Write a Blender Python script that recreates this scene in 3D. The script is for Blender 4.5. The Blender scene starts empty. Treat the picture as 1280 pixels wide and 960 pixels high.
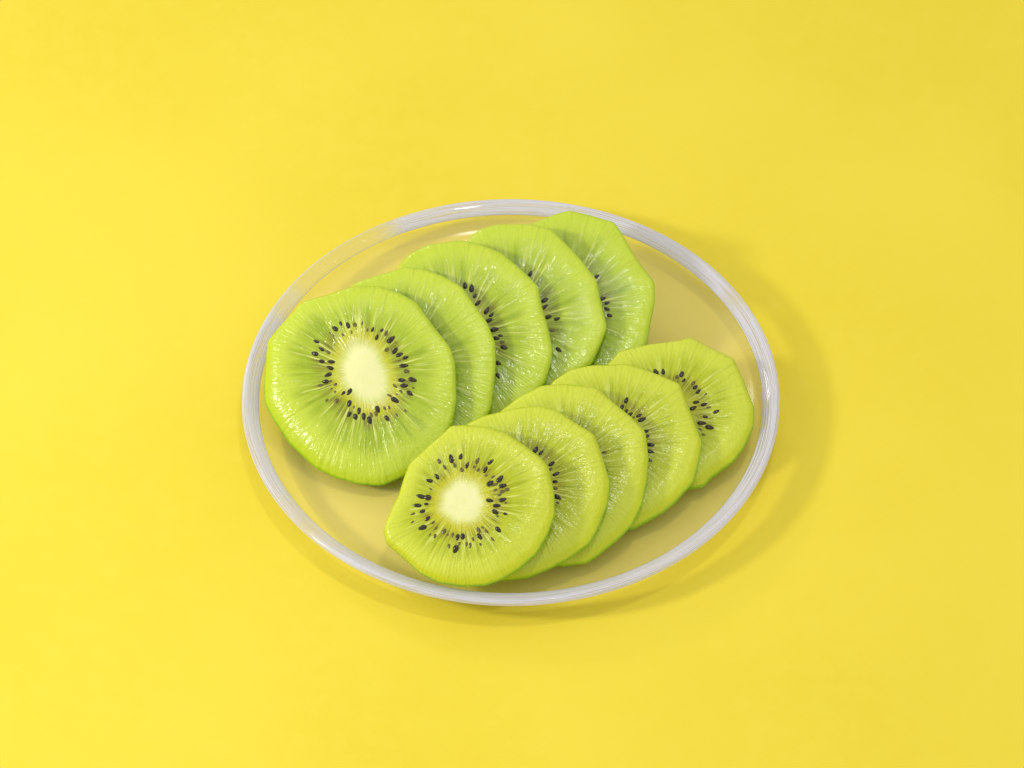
import bpy, math, random
import numpy as np
from mathutils import Vector, Matrix

CM = 0.01
rng = random.Random(7)
scene = bpy.context.scene
COL = scene.collection

# ---------------------------------------------------------------- camera
EL = math.radians(48.5487); DIST = 85.0; AIM = (0.032, 1.0008); LENS = 109.773
VIEW = np.array([0, -math.cos(EL), math.sin(EL)])        # towards the camera
UP = np.array([0, math.sin(EL), math.cos(EL)])
RIGHT = np.array([1.0, 0, 0])
CAM = np.array([AIM[0], AIM[1], 0]) + DIST * VIEW         # cm
cd = bpy.data.cameras.new('camera'); cam = bpy.data.objects.new('camera', cd); COL.objects.link(cam)
cd.lens = LENS; cd.sensor_width = 36; cd.clip_start = 0.02; cd.clip_end = 60
cam.location = Vector(CAM * CM)
cam.rotation_euler = (math.pi / 2 - EL, 0, 0)
scene.camera = cam

# ---------------------------------------------------------------- studio light and added glint lamps
world = bpy.data.worlds.new('World'); scene.world = world; world.use_nodes = True
bg = world.node_tree.nodes['Background']
bg.inputs['Color'].default_value = (0.98, 0.975, 0.97, 1); bg.inputs['Strength'].default_value = 0.71

def area(name, pos, target, size, power, color, size_y=None):
    d = bpy.data.lights.new(name, 'AREA'); d.energy = power; d.color = color
    d.shape = 'RECTANGLE' if size_y else 'DISK'; d.size = size * CM
    if size_y: d.size_y = size_y * CM
    o = bpy.data.objects.new(name, d); COL.objects.link(o)
    o.location = Vector(pos) * CM
    o.rotation_euler = (Vector(target) - Vector(pos)).to_track_quat('-Z', 'Y').to_euler()
    return o
KEY = Vector((-1.50, -0.42, 1.0)).normalized()
area('key_lamp', KEY * 70, (0, 1, 0), 9, 2.0, (1.0, 0.97, 0.92))
area('added_glint_lamp', (12, -2, 105), (1, 0, 0), 8, 1.35, (1.0, 1.0, 1.0))  # added unseen overhead lamp, puts glints on the wet slices
area('added_rim_lamp', (-60, 69, 52), (3, 0, 0), 15, 0.95, (1.0, 0.99, 0.97))  # added unseen lamp at back left, brings a highlight to the right rim

scene.view_settings.view_transform = 'Standard'; scene.view_settings.look = 'None'
scene.view_settings.exposure = 0.0; scene.view_settings.gamma = 1.0
scene.view_settings.use_curve_mapping = False
scene.cycles.use_denoising = True
scene.cycles.max_bounces = 16; scene.cycles.transmission_bounces = 12; scene.cycles.transparent_max_bounces = 16
scene.cycles.sample_clamp_indirect = 4.0; scene.cycles.blur_glossy = 0.5

# ---------------------------------------------------------------- helpers
class Nodes:
    def __init__(s, name):
        s.m = bpy.data.materials.new(name); s.m.use_nodes = True
        s.t = s.m.node_tree; s.t.nodes.clear()
    def n(s, kind, **kw):
        nd = s.t.nodes.new(kind)
        for k, v in kw.items():
            if k.startswith('i_'):
                nd.inputs[k[2:].replace('_', ' ')].default_value = v
            else: setattr(nd, k, v)
        return nd
    def l(s, a, b): s.t.links.new(a, b)
    def put(s, sock, v):
        if isinstance(v, bpy.types.NodeSocket): s.l(v, sock)
        else: sock.default_value = v
    def math(s, op, a, b=0.0, clamp=False):
        nd = s.n('ShaderNodeMath', operation=op, use_clamp=clamp)
        s.put(nd.inputs[0], a); s.put(nd.inputs[1], b); return nd.outputs[0]
    def ramp(s, x, lo, hi, a=0.0, b=1.0):
        nd = s.n('ShaderNodeMapRange', interpolation_type='SMOOTHSTEP')
        s.put(nd.inputs['Value'], x)
        for k, v in (('From Min', lo), ('From Max', hi), ('To Min', a), ('To Max', b)): s.put(nd.inputs[k], v)
        return nd.outputs[0]
    def mix(s, f, a, b, blend='MIX'):
        nd = s.n('ShaderNodeMix', data_type='RGBA', blend_type=blend)
        s.put(nd.inputs[0], f)
        s.put(nd.inputs[6], a if isinstance(a, bpy.types.NodeSocket) else (*a, 1))
        s.put(nd.inputs[7], b if isinstance(b, bpy.types.NodeSocket) else (*b, 1))
        return nd.outputs[2]
    def noise(s, vec, scale, detail=3.0, rough=0.5):
        nd = s.n('ShaderNodeTexNoise'); s.put(nd.inputs['Vector'], vec)
        nd.inputs['Scale'].default_value = scale; nd.inputs['Detail'].default_value = detail
        nd.inputs['Roughness'].default_value = rough
        return nd.outputs['Fac']
    def out(s, shader): 
        o = s.n('ShaderNodeOutputMaterial'); s.l(shader, o.inputs['Surface']); return s.m

def lin(r, g, b):
    f = lambda c: (c / 255 / 12.92) if c / 255 <= 0.04045 else ((c / 255 + 0.055) / 1.055) ** 2.4
    return (f(r), f(g), f(b))

def mesh_obj(name, verts, faces, mat, parent=None, smooth=True, attrs=None):
    me = bpy.data.meshes.new(name)
    me.from_pydata([tuple(float(c) for c in v) for v in verts], [], faces)
    if smooth: me.polygons.foreach_set('use_smooth', [True] * len(me.polygons))
    for k, arr in (attrs or {}).items():
        a = me.attributes.new(k, 'FLOAT_VECTOR', 'POINT')
        a.data.foreach_set('vector', np.asarray(arr, dtype=np.float32).ravel())
    me.materials.append(mat); me.update()
    o = bpy.data.objects.new(name, me); COL.objects.link(o)
    if parent: o.parent = parent
    return o

def lathe(profile, n=192, closed=True):
    """profile: (r, z) in cm; returns verts in metres"""
    V, F = [], []; m = len(profile)
    for i in range(n):
        a = 2 * math.pi * i / n
        for r, z in profile: V.append((r * math.cos(a) * CM, r * math.sin(a) * CM, z * CM))
    for i in range(n):
        j = (i + 1) % n
        for k in range(m if closed else m - 1):
            l = (k + 1) % m
            F.append((i * m + k, j * m + k, j * m + l, i * m + l))
    return V, F

# ---------------------------------------------------------------- yellow surface
def mat_paper():
    N = Nodes('yellow_paper')
    tc = N.n('ShaderNodeTexCoord')
    big = N.noise(tc.outputs['Object'], 9.0, 2.0)
    fine = N.noise(tc.outputs['Object'], 900.0, 3.0, 0.6)
    mid = N.noise(tc.outputs['Object'], 160.0, 4.0, 0.6)
    c = N.mix(N.ramp(big, 0.3, 0.7), (0.845, 0.675, 0.036), (0.895, 0.722, 0.052))
    c = N.mix(N.math('MULTIPLY', N.ramp(mid, 0.35, 0.75), 0.25), c, (0.90, 0.735, 0.075))
    p = N.n('ShaderNodeBsdfPrincipled'); N.l(c, p.inputs['Base Color'])
    p.inputs['Roughness'].default_value = 0.62; p.inputs['Specular IOR Level'].default_value = 0.25
    b = N.n('ShaderNodeBump'); b.inputs['Strength'].default_value = 0.10; b.inputs['Distance'].default_value = 0.0002
    N.l(fine, b.inputs['Height']); N.l(b.outputs[0], p.inputs['Normal'])
    return N.out(p.outputs[0])
def build_surface():
    n = 120; S = 90.0; V = []; F = []
    for i in range(n + 1):
        for j in range(n + 1):
            x = -S + 2 * S * i / n; y = -S + 2 * S * j / n
            d = math.hypot(x, y)
            w = max(0.0, min(1.0, (d - 8.5) / 8.0)); w = w * w * (3 - 2 * w)   # lies flat under the dish
            z = 0.08 * w * (math.sin(x * 0.19 + 0.07 * y + 1.3) + 0.8 * math.sin(0.12 * x - 0.23 * y + 0.4) - 1.0)
            V.append((x * CM, y * CM, z * CM))
    for i in range(n):
        for j in range(n):
            a = i * (n + 1) + j; F.append((a, a + n + 1, a + n + 2, a + 1))
    o = mesh_obj('tabletop', V, F, mat_paper())
    o['kind'] = 'structure'; o['label'] = 'smooth yellow paper surface under the glass dish'
build_surface()

# ---------------------------------------------------------------- glass dish
FLOOR = 0.26                       # inner floor height, cm
def inner_r(z):                    # inner wall radius at height z
    if z <= FLOOR: return 5.85
    if z >= 0.70: return 6.72
    t = (z - FLOOR) / (0.70 - FLOOR); return 5.85 + 0.87 * math.sin(t * math.pi / 2) ** 0.8

def mat_glass(name, milk, tint):
    """clear glass with a faint milky bloom: clear transmission, fresnel gloss, a little scattering"""
    N = Nodes(name)
    tr = N.n('ShaderNodeBsdfTransparent'); tr.inputs['Color'].default_value = (1.0, 1.0, 1.0, 1)
    gl = N.n('ShaderNodeBsdfGlossy'); gl.inputs['Roughness'].default_value = 0.12
    lw = N.n('ShaderNodeLayerWeight'); fc = N.math('ADD', 0.012, N.math('MULTIPLY', N.math('POWER', lw.outputs['Facing'], 5.0), 0.6))
    a = N.n('ShaderNodeMixShader'); N.l(fc, a.inputs[0]); N.l(tr.outputs[0], a.inputs[1]); N.l(gl.outputs[0], a.inputs[2])
    df = N.n('ShaderNodeBsdfDiffuse'); df.inputs['Color'].default_value = (*tint, 1)
    b = N.n('ShaderNodeMixShader'); b.inputs[0].default_value = milk
    N.l(a.outputs[0], b.inputs[1]); N.l(df.outputs[0], b.inputs[2])
    return N.out(b.outputs[0])
RIM_PHASE = 3.1
def mat_rim():
    N = Nodes('rim_glass')
    tc = N.n('ShaderNodeTexCoord'); sp = N.n('ShaderNodeSeparateXYZ'); N.l(tc.outputs['Object'], sp.inputs[0])
    x, y, z = sp.outputs
    r = N.math('SQRT', N.math('ADD', N.math('MULTIPLY', x, x), N.math('MULTIPLY', y, y)))
    cb = N.n('ShaderNodeCombineXYZ')
    N.l(N.math('DIVIDE', x, r), cb.inputs[0]); N.l(N.math('DIVIDE', y, r), cb.inputs[1]); N.l(N.math('MULTIPLY', r, 1400.0), cb.inputs[2])
    streak = N.noise(cb.outputs[0], 2.4, 3.0, 0.55)
    tr = N.n('ShaderNodeBsdfTransparent'); tr.inputs['Color'].default_value = (0.97, 0.97, 0.985, 1)
    gl = N.n('ShaderNodeBsdfGlossy'); gl.inputs['Roughness'].default_value = 0.05
    lw = N.n('ShaderNodeLayerWeight'); face = lw.outputs['Facing']
    gs = N.n('ShaderNodeMixShader'); N.l(N.math('ADD', 0.04, N.math('MULTIPLY', N.math('POWER', face, 4.0), 0.7)), gs.inputs[0])
    N.l(tr.outputs[0], gs.inputs[1]); N.l(gl.outputs[0], gs.inputs[2])
    cb2 = N.n('ShaderNodeCombineXYZ'); N.l(N.math('DIVIDE', x, r), cb2.inputs[0]); N.l(N.math('DIVIDE', y, r), cb2.inputs[1]); cb2.inputs[2].default_value = RIM_PHASE
    refl_gap = N.noise(cb2.outputs[0], 1.7, 2.0)
    p = N.n('ShaderNodeBsdfPrincipled')
    p.inputs['Base Color'].default_value = (0.82, 0.83, 1.0, 1); p.inputs['Roughness'].default_value = 0.25
    p.inputs['Coat Weight'].default_value = 0.6; p.inputs['Coat Roughness'].default_value = 0.04
    b = N.n('ShaderNodeBump'); b.inputs['Strength'].default_value = 0.5; b.inputs['Distance'].default_value = 0.0006
    N.l(streak, b.inputs['Height'])
    for q in (p, gl): N.l(b.outputs[0], q.inputs['Normal'])
    tl = N.n('ShaderNodeBsdfTranslucent'); tl.inputs['Color'].default_value = (0.90, 0.89, 0.96, 1)
    pm = N.n('ShaderNodeMixShader'); pm.inputs[0].default_value = 0.42; N.l(p.outputs[0], pm.inputs[1]); N.l(tl.outputs[0], pm.inputs[2])
    mx = N.n('ShaderNodeMixShader'); milk = N.math('MULTIPLY', N.ramp(streak, 0.37, 0.52, 0.32, 0.97), N.ramp(refl_gap, 0.33, 0.47, 0.12, 1.0))  # milky streaks and a clear gap paint reflections into the rim glass
    N.l(N.math('MAXIMUM', milk, N.ramp(face, 0.35, 0.6, 0.0, 0.9)), mx.inputs[0])  # milky edges paint the reflected double line beside the gap
    N.l(gs.outputs[0], mx.inputs[1]); N.l(pm.outputs[0], mx.inputs[2])
    return N.out(mx.outputs[0])

def build_dish():
    root = bpy.data.objects.new('glass_dish', None); COL.objects.link(root); root.empty_display_size = 0.02
    root['label'] = 'round clear glass dish with a thick pale rim, holding all the kiwi slices'; root['category'] = 'dish'
    g_base = mat_glass('base_glass', 0.06, (0.98, 0.97, 0.96)); g_wall = mat_glass('wall_glass', 0.06, (0.97, 0.97, 0.98))
    V, F = lathe([(0.001, FLOOR), (3.0, FLOOR), (5.6, FLOOR), (5.84, FLOOR)], closed=False)
    V2, F2 = lathe([(0.001, 0.03), (3.0, 0.03), (5.6, 0.03), (5.84, 0.035)], closed=False)
    mesh_obj('base', V + V2, F + [tuple(reversed([i + len(V) for i in f])) for f in F2], g_base, root)
    inn = [(5.84, FLOOR)] + [(inner_r(z), z) for z in (0.265, 0.28, 0.31, 0.35, 0.40, 0.46, 0.53, 0.61, 0.69)]
    out_ = [(5.84, 0.035), (6.10, 0.06), (6.35, 0.13), (6.55, 0.24), (6.70, 0.36), (6.80, 0.47), (6.85, 0.58), (6.87, 0.67)]
    V, F = lathe(inn, closed=False); V2, F2 = lathe(out_, closed=False)
    mesh_obj('wall', V + V2, F + [tuple(reversed([i + len(V) for i in f])) for f in F2], g_wall, root)
    rim = [(6.77, 0.685), (6.745, 0.72), (6.75, 0.755), (6.785, 0.785), (6.86, 0.83), (6.96, 0.885), (7.05, 0.925), (7.11, 0.94),
           (7.16, 0.93), (7.19, 0.90), (7.20, 0.845), (7.185, 0.78), (7.13, 0.715), (7.03, 0.68), (6.93, 0.67), (6.83, 0.672)]
    V, F = lathe(rim, 256); mesh_obj('rim', V, F, mat_rim(), root).rotation_euler.z = math.radians(-24)  # turned so the painted reflection gap sits at upper left
build_dish()

# ---------------------------------------------------------------- kiwi slices: outlines on the photograph, set on tilted planes
def ray(px, py):
    s = LENS / 36 * 1280
    d = RIGHT * (px - 640) / s + UP * (480 - py) / s - VIEW
    return d / np.linalg.norm(d)
def on_plane(px, py, n, c):        # point where the sight line meets n.p = c  (cm)
    d = ray(px, py); return CAM + d * ((c - n @ CAM) / (n @ d))

SL = {}
def S(k, **kw): SL[k] = kw
S('A', c=(455, 466), out=[(376,378),(403,370),(444,357),(475,358),(499,366),(521,378),(543,409),(563,434),(569,453),(571,500),(566,531),(555,552),(535,573),(505,595),(478,607),(447,605),(419,597),(394,585),(362,555),(341,524),(331,505),(330,480),(334,427),(347,411),(367,389)],
  core=(26, 41, 22), taper=(0.34, 225))
S('B', c=(503, 456), out=[(440,356),(452,350),(496,337),(506,333),(531,337),(552,344),(577,358),(593,381),(609,403),(619,428),(620,453),(618,481),(615,509),(605,532),(588,552),(560,568),(522,574),(475,570),(436,553),(408,520),(397,475),(400,420),(418,378)],
  core=(28, 44, 22), taper=(0.05, 270))
S('C', c=(573, 420), out=[(499,331),(512,317),(537,305),(577,300),(602,306),(627,316),(652,337),(673,358),(677,381),(685,409),(691,437),(690,450),(682,478),(662,505),(630,525),(590,533),(545,528),(505,505),(480,465),(470,420),(478,370)],
  core=(28, 44, 22), taper=(0.05, 270))
S('D', c=(640, 402), out=[(584,300),(599,287),(621,280),(665,280),(690,287),(709,306),(727,325),(746,350),(752,381),(759,409),(752,428),(740,455),(715,480),(680,500),(640,505),(600,495),(565,470),(545,430),(540,390),(550,340)],
  core=(28, 42, 22), taper=(0.05, 270))
S('E', c=(702, 388), out=[(668,278),(696,267),(712,263),(737,269),(768,278),(777,291),(787,309),(799,328),(818,353),(819,375),(813,403),(809,430),(795,460),(765,483),(720,495),(680,490),(640,468),(615,430),(605,385),(610,335),(635,300)],
  core=(28, 42, 22), taper=(0.05, 270))
S('F', c=(578, 627), out=[(564,532),(582,531),(612,534),(633,541),(655,556),(677,573),(686,584),(693,616),(694,643),(685,668),(671,692),(650,711),(625,726),(606,732),(579,733),(549,729),(525,717),(501,695),(483,680),(479,665),(483,650),(490,635),(498,619),(505,597),(511,581),(533,560),(555,541)],
  core=(25, 26, 0), taper=(0.22, 300))
S('G', c=(652, 607), out=[(604,520),(650,509),(677,508),(697,513),(717,527),(743,543),(752,567),(763,603),(760,630),(747,663),(737,680),(709,700),(683,713),(660,722),(630,726),(595,718),(562,692),(547,650),(547,600),(562,555),(583,530)],
  core=(27, 30, 0), taper=(0.22, 300))
S('H', c=(704, 582), out=[(647,497),(677,482),(707,480),(747,485),(767,503),(790,522),(807,540),(811,573),(809,600),(803,630),(790,657),(773,674),(748,694),(733,704),(700,708),(660,690),(625,660),(606,620),(600,580),(610,540),(625,515)],
  core=(27, 30, 0), taper=(0.22, 300))
S('I', c=(765, 552), out=[(690,478),(713,462),(740,457),(783,455),(807,462),(827,470),(850,480),(860,507),(870,533),(878,553),(874,577),(867,603),(845,627),(830,640),(790,662),(745,655),(705,630),(675,595),(665,555),(668,515)],
  core=(27, 30, 0), taper=(0.22, 300))
S('J', c=(830, 520), out=[(763,452),(773,440),(807,432),(853,425),(863,421),(893,437),(917,448),(930,477),(943,510),(942,533),(930,560),(917,577),(888,598),(880,608),(858,611),(815,606),(775,590),(745,555),(732,515),(738,475)],
  core=(27, 30, 0), taper=(0.22, 300))

def zm(o, s, pts): return [(o[0] + x / s, o[1] + y / s, f) for x, y, f in pts]
z8 = lambda *p: zm((400, 380), 6.0, p)
z3 = lambda *p: zm((460, 500), 3.693, p)
z4 = lambda *p: zm((640, 400), 3.0, p)
z2 = lambda *p: zm((440, 250), 3.2, p)
SEEDS = {
 'A': z8((108,180,0),(152,142,0),(208,155,0),(255,145,1),(313,143,1),(350,195,1),(393,185,0),(425,243,0),(465,188,0),(490,220,1),(528,262,0),(560,345,0),(595,375,0),(640,397,0),(622,458,0),(610,567,0),(690,562,0),(628,607,0),(700,628,1),(672,666,0),(558,717,0),(640,800,1),(482,778,1),(430,788,0),(570,825,1),(500,855,0),(325,842,0),(370,870,0),(262,850,0),(293,795,0),(215,828,0),(218,745,0),(222,660,0),(175,672,0),(108,610,1),(35,582,0),(62,530,0),(75,478,0),(85,433,0),(12,430,0),(10,338,0),(100,240,1),(65,215,1),(250,780,1),(-43,371,0),(-28,281,0),(108,660,1),(590,420,1),(655,500,1)),
 'F': z3((383,270,0),(427,260,0),(457,300,0),(350,308,1),(398,300,1),(318,353,0),(282,373,0),(290,412,1),(243,447,0),(270,450,0),(225,487,0),(265,480,0),(208,525,1),(248,515,0),(205,565,1),(272,550,0),(295,570,1),(252,590,0),(390,625,1),(413,633,0),(437,635,0),(403,690,0),(452,665,1),(485,643,1),(513,628,0),(548,605,1),(572,638,1),(600,597,0),(635,523,0),(586,515,0),(595,485,0),(562,463,0),(618,458,0),(620,393,0),(590,410,1),(562,382,0),(607,362,0),(580,350,1),(540,320,0),(565,283,0),(490,300,1),(545,345,1)),
 'G': z3((775,225,0),(797,240,0),(848,290,0),(845,315,1),(865,340,0),(862,375,0),(868,405,1),(873,445,0),(878,475,1),(840,585,1)),
 'H': z4((350,490,1),(355,560,1)),
 'I': z4((428,298,0),(412,325,0),(425,345,0),(443,352,0),(458,362,1),(475,355,0),(487,370,0),(500,415,0),(503,434,0),(520,465,0),(517,490,0),(520,525,1)),
 'J': z4((538,190,0),(567,190,0),(618,207,1),(635,200,0),(645,222,0),(683,228,1),(688,247,0),(700,262,0),(728,272,1),(690,305,0),(720,312,0),(680,327,0),(765,338,0),(727,357,0),(712,382,0),(742,397,0),(705,405,1),(720,425,1),(738,322,1)),
 'C': z2((450,338,0),(477,350,0),(490,380,0),(503,408,0),(537,440,0),(555,457,0),(545,480,0),(570,515,0),(595,540,0),(600,564,1),(608,587,0),(583,650,0),(582,700,0),(575,550,0)),
 'D': z2((712,290,0),(770,397,0),(768,425,0),(785,465,0),(820,472,0),(795,520,1),(825,595,0)),
 'E': z2((978,300,0),(1020,408,0),(1018,432,0),(1032,458,0),(1003,390,0)),
 'B': [],
}

def normal(tilt, phi):
    t, p = math.radians(tilt), math.radians(phi)
    return np.array([-math.sin(t) * math.cos(p), -math.sin(t) * math.sin(p), math.cos(t)])
TILT = {'A': 28, 'B': 27, 'C': 25, 'D': 23, 'E': 20, 'F': 25, 'G': 22, 'H': 19, 'I': 16, 'J': 13}
PHI = {k: 72 for k in 'ABCDE'}; PHI.update({k: 76 for k in 'FGHIJ'})
THICK = 0.50
NA = 180

def polar_outline(P2):             # polygon (in plane coords, about 0) -> radius at NA angles, corners slightly eased
    P2 = np.asarray(P2); ang = np.arctan2(P2[:, 1], P2[:, 0])
    th = np.linspace(-math.pi, math.pi, NA, endpoint=False); R = np.zeros(NA)
    n = len(P2)
    for i, t in enumerate(th):
        d = np.array([math.cos(t), math.sin(t)]); best = 0
        for k in range(n):
            a, b = P2[k], P2[(k + 1) % n]; e = b - a
            den = d[0] * e[1] - d[1] * e[0]
            if abs(den) < 1e-9: continue
            r = (a[0] * e[1] - a[1] * e[0]) / den; u = (a[0] * d[1] - a[1] * d[0]) / den
            if r > 0 and -1e-6 <= u <= 1 + 1e-6: best = max(best, r)
        R[i] = best
    ker = np.array([1, 4, 1.0]); ker /= ker.sum()
    return th, sum(w * np.roll(R, s) for w, s in zip(ker, range(-1, 2)))

def frame(n):
    ex = np.array([1.0, 0, 0]); ex = ex - n * (ex @ n); ex /= np.linalg.norm(ex)
    return ex, np.cross(n, ex)

def layout(k, c):
    """slice k with its top face on plane n.p = c"""
    n = normal(TILT[k], PHI[k]); ex, ey = frame(n); s = SL[k]
    cm = c - THICK * 0.55
    o_top = on_plane(*s['c'], n, c)
    mid = [on_plane(x, y, n, cm) for x, y in s['out']]
    P2 = [((p - o_top) @ ex, (p - o_top) @ ey) for p in mid]
    th, R = polar_outline(P2)
    return dict(n=n, ex=ex, ey=ey, o=o_top, th=th, R=R, c=c)
def low_ring(L):
    rim = L['o'] + np.outer(np.cos(L['th']) * (L['R'] - 0.07), L['ex']) + np.outer(np.sin(L['th']) * (L['R'] - 0.07), L['ey'])
    return rim - L['n'] * THICK
def fits(L, below):
    B = low_ring(L)
    if B[:, 2].min() < FLOOR + 0.004: return False
    M = B + L['n'] * THICK * 0.45 + (B - (L['o'] - L['n'] * THICK)) * 0.03
    for p in M:
        if p[2] < 0.98 and math.hypot(p[0], p[1]) > inner_r(p[2]) - 0.01: return False
    if below:
        pts = np.concatenate([B, L['o'] - L['n'] * THICK + (B - (L['o'] - L['n'] * THICK)) * 0.9])
        q = pts - below['o']; h = q @ below['n']; u = q @ below['ex']; v = q @ below['ey']
        rr = np.hypot(u, v); a = np.arctan2(v, u); Rb = np.interp(a, below['th'], below['R'], period=2 * math.pi)
        if ((rr < Rb) & (h < -0.03) & (h > -2 * THICK)).any(): return False
        Tb = below['o'] + np.outer(np.cos(below['th']) * below['R'] * 0.94, below['ex']) + np.outer(np.sin(below['th']) * below['R'] * 0.94, below['ey'])
        q = Tb - L['o']; h = q @ L['n'] + THICK; u = q @ L['ex']; v = q @ L['ey']
        rr = np.hypot(u, v); a = np.arctan2(v, u); Rb = np.interp(a, L['th'], L['R'], period=2 * math.pi)
        if ((rr < Rb) & (h > 0.03) & (h < 2 * THICK)).any(): return False
    return True
LAY = {}
for row in ('EDCBA', 'JIHGF'):
    below = None
    for k in row:
        c = -1.0; step = 0.24
        while True:
            L = layout(k, c)
            if fits(L, below) or c > 5:
                if step < 0.1 or c <= -1: break
                c -= step; step = 0.03
            c += step
        LAY[k] = L; below = L
        B = low_ring(L)
        print('slice', k, 'c=%.2f' % c, 'lowest %.2f' % B[:, 2].min(), 'highest %.2f' % (B[:, 2].max() + THICK * L['n'][2]), 'R %.2f..%.2f' % (L['R'].min(), L['R'].max()), 'rmax %.2f' % np.hypot(B[:, 0], B[:, 1]).max())

# ---------------------------------------------------------------- kiwi materials
def mat_flesh(name, warm, seed, sss=0.0):
    N = Nodes(name)
    at = N.n('ShaderNodeAttribute', attribute_name='kiwi'); sk = N.n('ShaderNodeSeparateXYZ'); N.l(at.outputs['Vector'], sk.inputs[0])
    rc, re, hh = sk.outputs                       # radius / core, radius / edge, depth below the cut face (0..1)
    ad = N.n('ShaderNodeAttribute', attribute_name='ray'); sd = N.n('ShaderNodeSeparateXYZ'); N.l(ad.outputs['Vector'], sd.inputs[0])
    al = N.n('ShaderNodeAttribute', attribute_name='place'); P = al.outputs['Vector']   # cm in the slice
    def rays(fr, kr, off, detail=2.0):
        cb = N.n('ShaderNodeCombineXYZ')
        N.l(N.math('MULTIPLY_ADD', sd.outputs[0], fr), cb.inputs[0]); cb.inputs[0].default_value = 0
        a = N.math('ADD', N.math('MULTIPLY', sd.outputs[0], fr), off); b = N.math('ADD', N.math('MULTIPLY', sd.outputs[1], fr), off * 1.7)
        N.l(a, cb.inputs[0]); N.l(b, cb.inputs[1]); N.l(N.math('MULTIPLY', re, kr), cb.inputs[2])
        return N.noise(cb.outputs[0], 1.0, detail, 0.55)
    ray1 = rays(11.0, 1.4, seed); ray2 = rays(24.0, 2.2, seed + 5.0); blot = N.noise(P, 1.5, 3.0); fine = N.noise(P, 9.0, 3.0, 0.6)
    pale = N.mix(warm, lin(203, 219, 70), lin(212, 221, 72)); body = N.mix(warm, lin(178, 203, 20), lin(200, 211, 28))
    deep = N.mix(warm, lin(144, 168, 5), lin(164, 178, 8)); edge = N.mix(warm, lin(196, 214, 58), lin(206, 216, 62))
    line = lin(222, 228, 116); olive = N.mix(warm, lin(140, 142, 10), lin(166, 158, 14)); yel = lin(206, 204, 12); core = N.mix(N.noise(P, 6.0, 4.0, 0.65), lin(230, 232, 146), lin(246, 243, 186))
    col = N.mix(N.ramp(re, 0.45, 0.96), body, edge)
    col = N.mix(N.math('MULTIPLY', N.ramp(blot, 0.36, 0.66), 0.5), col, pale)
    mid = N.math('MULTIPLY', N.ramp(re, 0.25, 0.48), N.ramp(re, 0.92, 0.66))
    col = N.mix(N.math('MULTIPLY', N.math('MULTIPLY', N.ramp(ray1, 0.55, 0.36), mid), 0.75), col, deep)
    col = N.mix(N.math('MULTIPLY', mid, 0.45), col, deep)
    seedz = N.math('MULTIPLY', N.ramp(re, 0.28, 0.38), N.ramp(re, 0.64, 0.48))
    col = N.mix(N.math('MULTIPLY', seedz, N.ramp(ray1, 0.62, 0.38, 0.10, 0.7)), col, olive)
    col = N.mix(N.math('MULTIPLY', seedz, N.ramp(ray2, 0.52, 0.36, 0.0, 0.75)), col, lin(112, 104, 14))
    inner = N.math('MULTIPLY', N.ramp(rc, 0.9, 1.1), N.ramp(rc, 1.75, 1.25))
    col = N.mix(N.math('MULTIPLY', inner, 0.75), col, yel)
    fan = N.math('MULTIPLY', N.ramp(rc, 1.0, 1.3), N.ramp(re, 0.97, 0.55))
    lines = N.math('MULTIPLY', N.ramp(ray2, 0.56, 0.68), fan)
    col = N.mix(N.math('MULTIPLY', lines, 0.85), col, line)
    rcn = N.math('ADD', rc, N.math('MULTIPLY', N.math('SUBTRACT', ray2, 0.5), 0.5))
    col = N.mix(N.ramp(rcn, 1.36, 0.66), col, core)
    skin = N.mix(warm, lin(190, 210, 34), lin(200, 210, 34))
    col = N.mix(N.math('MULTIPLY', N.ramp(hh, 0.10, 0.5), 0.9), col, skin)
    col = N.mix(N.ramp(hh, 0.7, 1.0), col, N.mix(warm, lin(136, 186, 16), lin(140, 188, 16)))
    p = N.n('ShaderNodeBsdfPrincipled'); N.l(col, p.inputs['Base Color'])
    p.inputs['Subsurface Weight'].default_value = sss; p.inputs['Subsurface Radius'].default_value = (1.0, 0.9, 0.35)
    p.inputs['Subsurface Scale'].default_value = 0.0012
    wet = N.noise(P, 2.2, 2.0)
    N.l(N.ramp(wet, 0.35, 0.7, 0.10 + 0.12 * warm, 0.24 + 0.16 * warm), p.inputs['Roughness'])
    p.inputs['Specular IOR Level'].default_value = 0.25
    nocore = N.ramp(rc, 0.75, 1.25, 0.0, 1.0)
    drop = rays(20.0, 11.0, seed + 9.0, 1.0)
    def bump(hgt, dist):
        b = N.n('ShaderNodeBump'); b.inputs['Strength'].default_value = 0.8; b.inputs['Distance'].default_value = dist
        N.l(N.math('MULTIPLY', hgt, nocore), b.inputs['Height']); return b.outputs[0]
    N.l(bump(N.math('ADD', N.math('MULTIPLY', ray2, 0.8), N.math('MULTIPLY', fine, 0.5)), 0.0006), p.inputs['Normal'])
    film = N.math('ADD', N.math('MULTIPLY', ray2, 0.6), N.math('ADD', N.math('MULTIPLY', fine, 0.6), N.math('MULTIPLY', drop, 1.3)))
    N.l(bump(film, 0.00024 - 0.00008 * warm), p.inputs['Coat Normal'])          # wet film over the cut cells
    N.l(N.ramp(re, 0.80, 1.0, 1.0 - 0.55 * warm, 0.42 - 0.2 * warm), p.inputs['Coat Weight']); p.inputs['Coat Roughness'].default_value = 0.03 + 0.08 * warm
    p.inputs['Coat IOR'].default_value = 1.45
    return N.out(p.outputs[0])
def mat_seed(name, c, rough):
    N = Nodes(name); p = N.n('ShaderNodeBsdfPrincipled')
    tc = N.n('ShaderNodeTexCoord'); f = N.noise(tc.outputs['Object'], 700.0, 2.0)
    N.l(N.mix(f, c, tuple(x * 2.2 for x in c)), p.inputs['Base Color']); p.inputs['Roughness'].default_value = rough
    return N.out(p.outputs[0])
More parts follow.
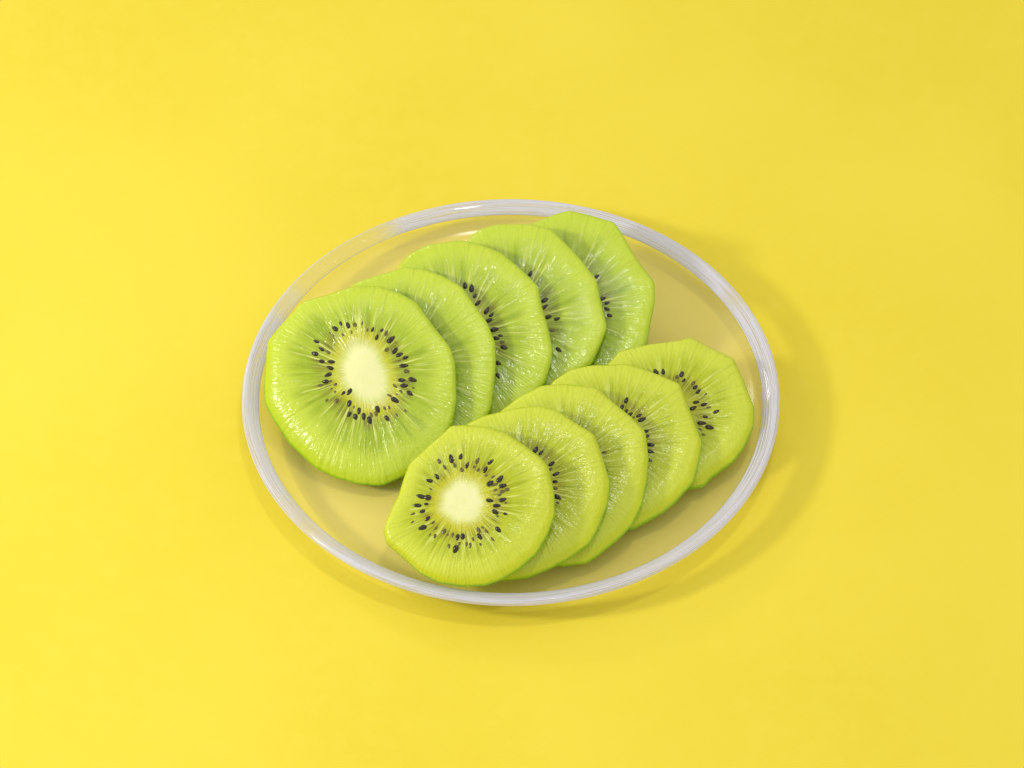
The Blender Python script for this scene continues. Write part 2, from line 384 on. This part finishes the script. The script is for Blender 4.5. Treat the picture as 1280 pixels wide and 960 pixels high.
M_SEED = mat_seed('seed_black', (0.020, 0.014, 0.006), 0.14)
M_FAINT = mat_seed('seed_brown', (0.085, 0.070, 0.012), 0.3)

# ---------------------------------------------------------------- kiwi meshes
def seed_mesh(name, mat):
    V, F = [], []; nu, nv = 9, 10
    for i in range(nu + 1):
        t = i / nu; a = math.pi * t
        x = -math.cos(a); r = math.sin(a) * (0.60 - 0.16 * x)      # blunt outside, pointed towards the core
        for j in range(nv):
            b = 2 * math.pi * j / nv; V.append((x * 0.00112, r * math.cos(b) * 0.00108, r * math.sin(b) * 0.00075))
    for i in range(nu):
        for j in range(nv): F.append((i * nv + j, i * nv + (j + 1) % nv, (i + 1) * nv + (j + 1) % nv, (i + 1) * nv + j))
    me = bpy.data.meshes.new(name); me.from_pydata(V, [], F); me.materials.append(mat)
    me.polygons.foreach_set('use_smooth', [True] * len(me.polygons)); me.update(); return me
ME_SEED = seed_mesh('seed', M_SEED); ME_FAINT = seed_mesh('faint_seed', M_FAINT)

def build_slice(k, label, group, mats):
    mat, mat_core = mats
    L = LAY[k]; s = SL[k]; th, R = L['th'], L['R']; r0 = rng.random() * 50
    root = bpy.data.objects.new('kiwi_slice', None); COL.objects.link(root); root.empty_display_size = 0.01
    root['label'] = label; root['category'] = 'kiwi slice'; root['group'] = group
    M = Matrix(((L['ex'][0], L['ey'][0], L['n'][0], L['o'][0] * CM), (L['ex'][1], L['ey'][1], L['n'][1], L['o'][1] * CM),
                (L['ex'][2], L['ey'][2], L['n'][2], L['o'][2] * CM), (0, 0, 0, 1)))
    root.matrix_world = M
    cs, sn = np.cos(th), np.sin(th)
    px = 46.8
    a, b, rot = s['core']; rot = math.radians(rot); ca = th - rot     # core ellipse (a across, b up)
    RC = 1 / np.sqrt((np.cos(ca) / (a / px)) ** 2 + (np.sin(ca) / (b / px)) ** 2)
    RC = RC * (1 + 0.05 * np.sin(3 * th + r0) + 0.03 * np.sin(7 * th + 2 * r0))
    tk, ta = s['taper']; ins = 0.13 + tk * np.clip(np.cos(th - math.radians(ta)), 0, 1) ** 1.2
    ins = ins + 0.012 * np.sin(3 * th + r0) + 0.006 * np.sin(11 * th + r0)
    RF = R - ins                                          # edge of the cut face
    ph1, ph2 = r0, r0 * 1.7
    def lump(x, y): return 0.012 * math.sin(2.1 * x + ph1) * math.cos(1.9 * y + ph2) + 0.006 * math.sin(5.3 * x - 3.1 * y + ph2)
    V = []; K = []; D = []; PL = []
    nr = 34
    rings = []
    for i in range(1, nr + 1): rings.append(('face', i / nr))
    for e in (0.2, 0.42, 0.62, 0.80, 0.93, 1.0): rings.append(('side', e))
    for e in (0.3, 0.7, 1.0): rings.append(('low', e))
    for e in (0.85, 0.5, 0.2): rings.append(('back', e))
    def top_z(r, i):
        q = r / RF[i]; x, y = r * cs[i], r * sn[i]
        z = lump(x, y) - 0.015 * ((x + 1.1) ** 2 + (y + 0.3) ** 2) + 0.02
        rc = r / RC[i]
        z += 0.030 * math.exp(-(rc / 0.9) ** 4) - 0.018 * math.exp(-((q - 0.47) / 0.13) ** 2)
        z -= 0.03 * max(0, (q - 0.85) / 0.15) ** 2
        z += 0.006 * math.sin(th[i] * 26 + ph1) * min(1, max(0, (q - 0.3) * 3)) * (1 - max(0, (q - 0.7) / 0.3))
        return z
    V.append((0, 0, top_z(0, 0))); K.append((0, 0, 0)); D.append((0, 0, r0)); PL.append((0, 0, r0))
    for kind, e in rings:
        for i in range(NA):
            if kind == 'face': r = RF[i] * e; z = top_z(r, i); h = 0.0
            elif kind == 'side':
                r = RF[i] + ins[i] * (0.55 * e + 0.45 * math.sin(e * math.pi / 2)); zt = top_z(RF[i], i)
                z = zt - (THICK * 0.55 + zt) * (0.55 * e ** 1.15 + 0.45 * (1 - math.cos(e * math.pi / 2))); h = e
            elif kind == 'low':
                r = R[i] - 0.07 * e ** 2; z = -THICK * (0.55 + 0.45 * e); h = 1.0
            else: r = (R[i] - 0.07) * e; z = -THICK; h = 1.0
            if kind in ('side', 'low'): r += 0.005 * math.sin(th[i] * 17 + ph2) * math.sin(math.pi * min(1, e + 0.1))
            x, y = r * cs[i], r * sn[i]
            V.append((x, y, z)); K.append((r / RC[i], min(r / RF[i], 1.2) if kind in ('face', 'side') else 1.2, h)); D.append((cs[i], sn[i], r0)); PL.append((x, y, z + r0))
    V.append((0, 0, -THICK)); K.append((0, 0, 1)); D.append((0, 0, r0)); PL.append((0, 0, r0 - THICK))
    F = [(0, 1 + i, 1 + (i + 1) % NA) for i in range(NA)]
    nR = len(rings)
    for q in range(nR - 1):
        for i in range(NA):
            j = (i + 1) % NA; A0 = 1 + q * NA
            F.append((A0 + i, A0 + NA + i, A0 + NA + j, A0 + j))
    last = len(V) - 1; A0 = 1 + (nR - 1) * NA
    F += [(last, A0 + (i + 1) % NA, A0 + i) for i in range(NA)]
    mesh_obj('flesh', np.array(V) * CM, F, mat, root, attrs={'kiwi': K, 'ray': D, 'place': PL})
    # the pale core: a low lens set into the face
    V = [(0, 0, top_z(0, 0) + 0.006)]; K = [(0, 0, 0)]; D = [(0, 0, r0)]; PL = [(0, 0, r0)]
    CE = (0.15, 0.3, 0.45, 0.6, 0.75, 0.88, 1.0, 1.06, 1.10, 1.12)
    for e in CE:
        for i in range(NA):
            r = RC[i] * e; x, y = r * cs[i], r * sn[i]
            V.append((x, y, top_z(r, i) + 0.004 * (1 - (e / 1.04) ** 4))); K.append((e, r / RF[i], 0)); D.append((cs[i], sn[i], r0)); PL.append((x, y, r0))
    V.append((0, 0, -0.1)); K.append((0, 0, 0)); D.append((0, 0, r0)); PL.append((0, 0, r0))
    F = [(0, 1 + i, 1 + (i + 1) % NA) for i in range(NA)]
    for q in range(len(CE) - 1):
        for i in range(NA):
            j = (i + 1) % NA; A0 = 1 + q * NA; F.append((A0 + i, A0 + NA + i, A0 + NA + j, A0 + j))
    last = len(V) - 1; A0 = 1 + (len(CE) - 1) * NA
    F += [(last, A0 + (i + 1) % NA, A0 + i) for i in range(NA)]
    mesh_obj('core', np.array(V) * CM, F, mat_core, root, attrs={'kiwi': K, 'ray': D, 'place': PL})
    pts = list(SEEDS[k])
    if k in 'AF':                                          # small half-buried seeds between the clear ones
        for q in range(46):
            t = rng.uniform(0, 2 * math.pi); rr = rng.uniform(40, 60); x, y = s['c'][0] + rr * math.cos(t), s['c'][1] + rr * math.sin(t)
            if math.hypot((x - s['c'][0]) / (a + 9), (y - s['c'][1]) / (b + 7)) > 1 and min(math.hypot(x - a_, y - b_) for a_, b_, _ in pts) > 5.5: pts.append((x, y, 1))
    for (x, y, f) in pts:
        p = on_plane(x, y, L['n'], L['c']) - L['o']; u, v = p @ L['ex'], p @ L['ey']
        i = int(round((math.atan2(v, u) + math.pi) / (2 * math.pi) * NA)) % NA; r = math.hypot(u, v)
        o = bpy.data.objects.new('seed', ME_FAINT if f else ME_SEED); COL.objects.link(o); o.parent = root
        sc = rng.uniform(0.80, 1.12) * (0.95 if f else 1.0)
        o.scale = (sc * rng.uniform(0.9, 1.1), sc * rng.uniform(0.82, 1.05), sc)
        o.rotation_euler = (rng.uniform(-0.3, 0.3), rng.uniform(-0.2, 0.25), math.atan2(v, u) + rng.uniform(-0.3, 0.3))
        o.location = (u * CM, v * CM, (top_z(r, i) + (-0.030 if f else rng.uniform(-0.024, 0.004))) * CM)

M_ROW1 = (mat_flesh('kiwi_green', 0.0, 3.0), mat_flesh('kiwi_green_core', 0.0, 3.0, 0.0)); M_ROW2 = (mat_flesh('kiwi_yellow_green', 1.0, 11.0), mat_flesh('kiwi_yellow_green_core', 1.0, 11.0, 0.0))
G1, G2 = 'kiwi slices in the rear row', 'kiwi slices in the front row'
build_slice('A', 'large green kiwi slice with oval pale core, left end of the rear row', G1, M_ROW1)
build_slice('B', 'narrow glistening part of a kiwi slice without visible seeds, second from left in rear row', G1, M_ROW1)
build_slice('C', 'middle kiwi slice of the rear row with a dense curved line of seeds', G1, M_ROW1)
build_slice('D', 'kiwi slice fourth from left in the rear row, few seeds, before the last one', G1, M_ROW1)
build_slice('E', 'rearmost kiwi slice leaning up to the top rim, right end of the rear row', G1, M_ROW1)
build_slice('F', 'yellow green kiwi slice with round pale core and full seed ring, front row', G2, M_ROW2)
build_slice('G', 'kiwi slice second from left in the front row, right behind the whole round-cored one', G2, M_ROW2)
build_slice('H', 'middle kiwi slice of the front row with its seeds hidden under its neighbour', G2, M_ROW2)
build_slice('I', 'kiwi slice fourth from left in the front row with a short arc of seeds', G2, M_ROW2)
build_slice('J', 'rightmost kiwi slice of the front row with a wide patch of seeds', G2, M_ROW2)
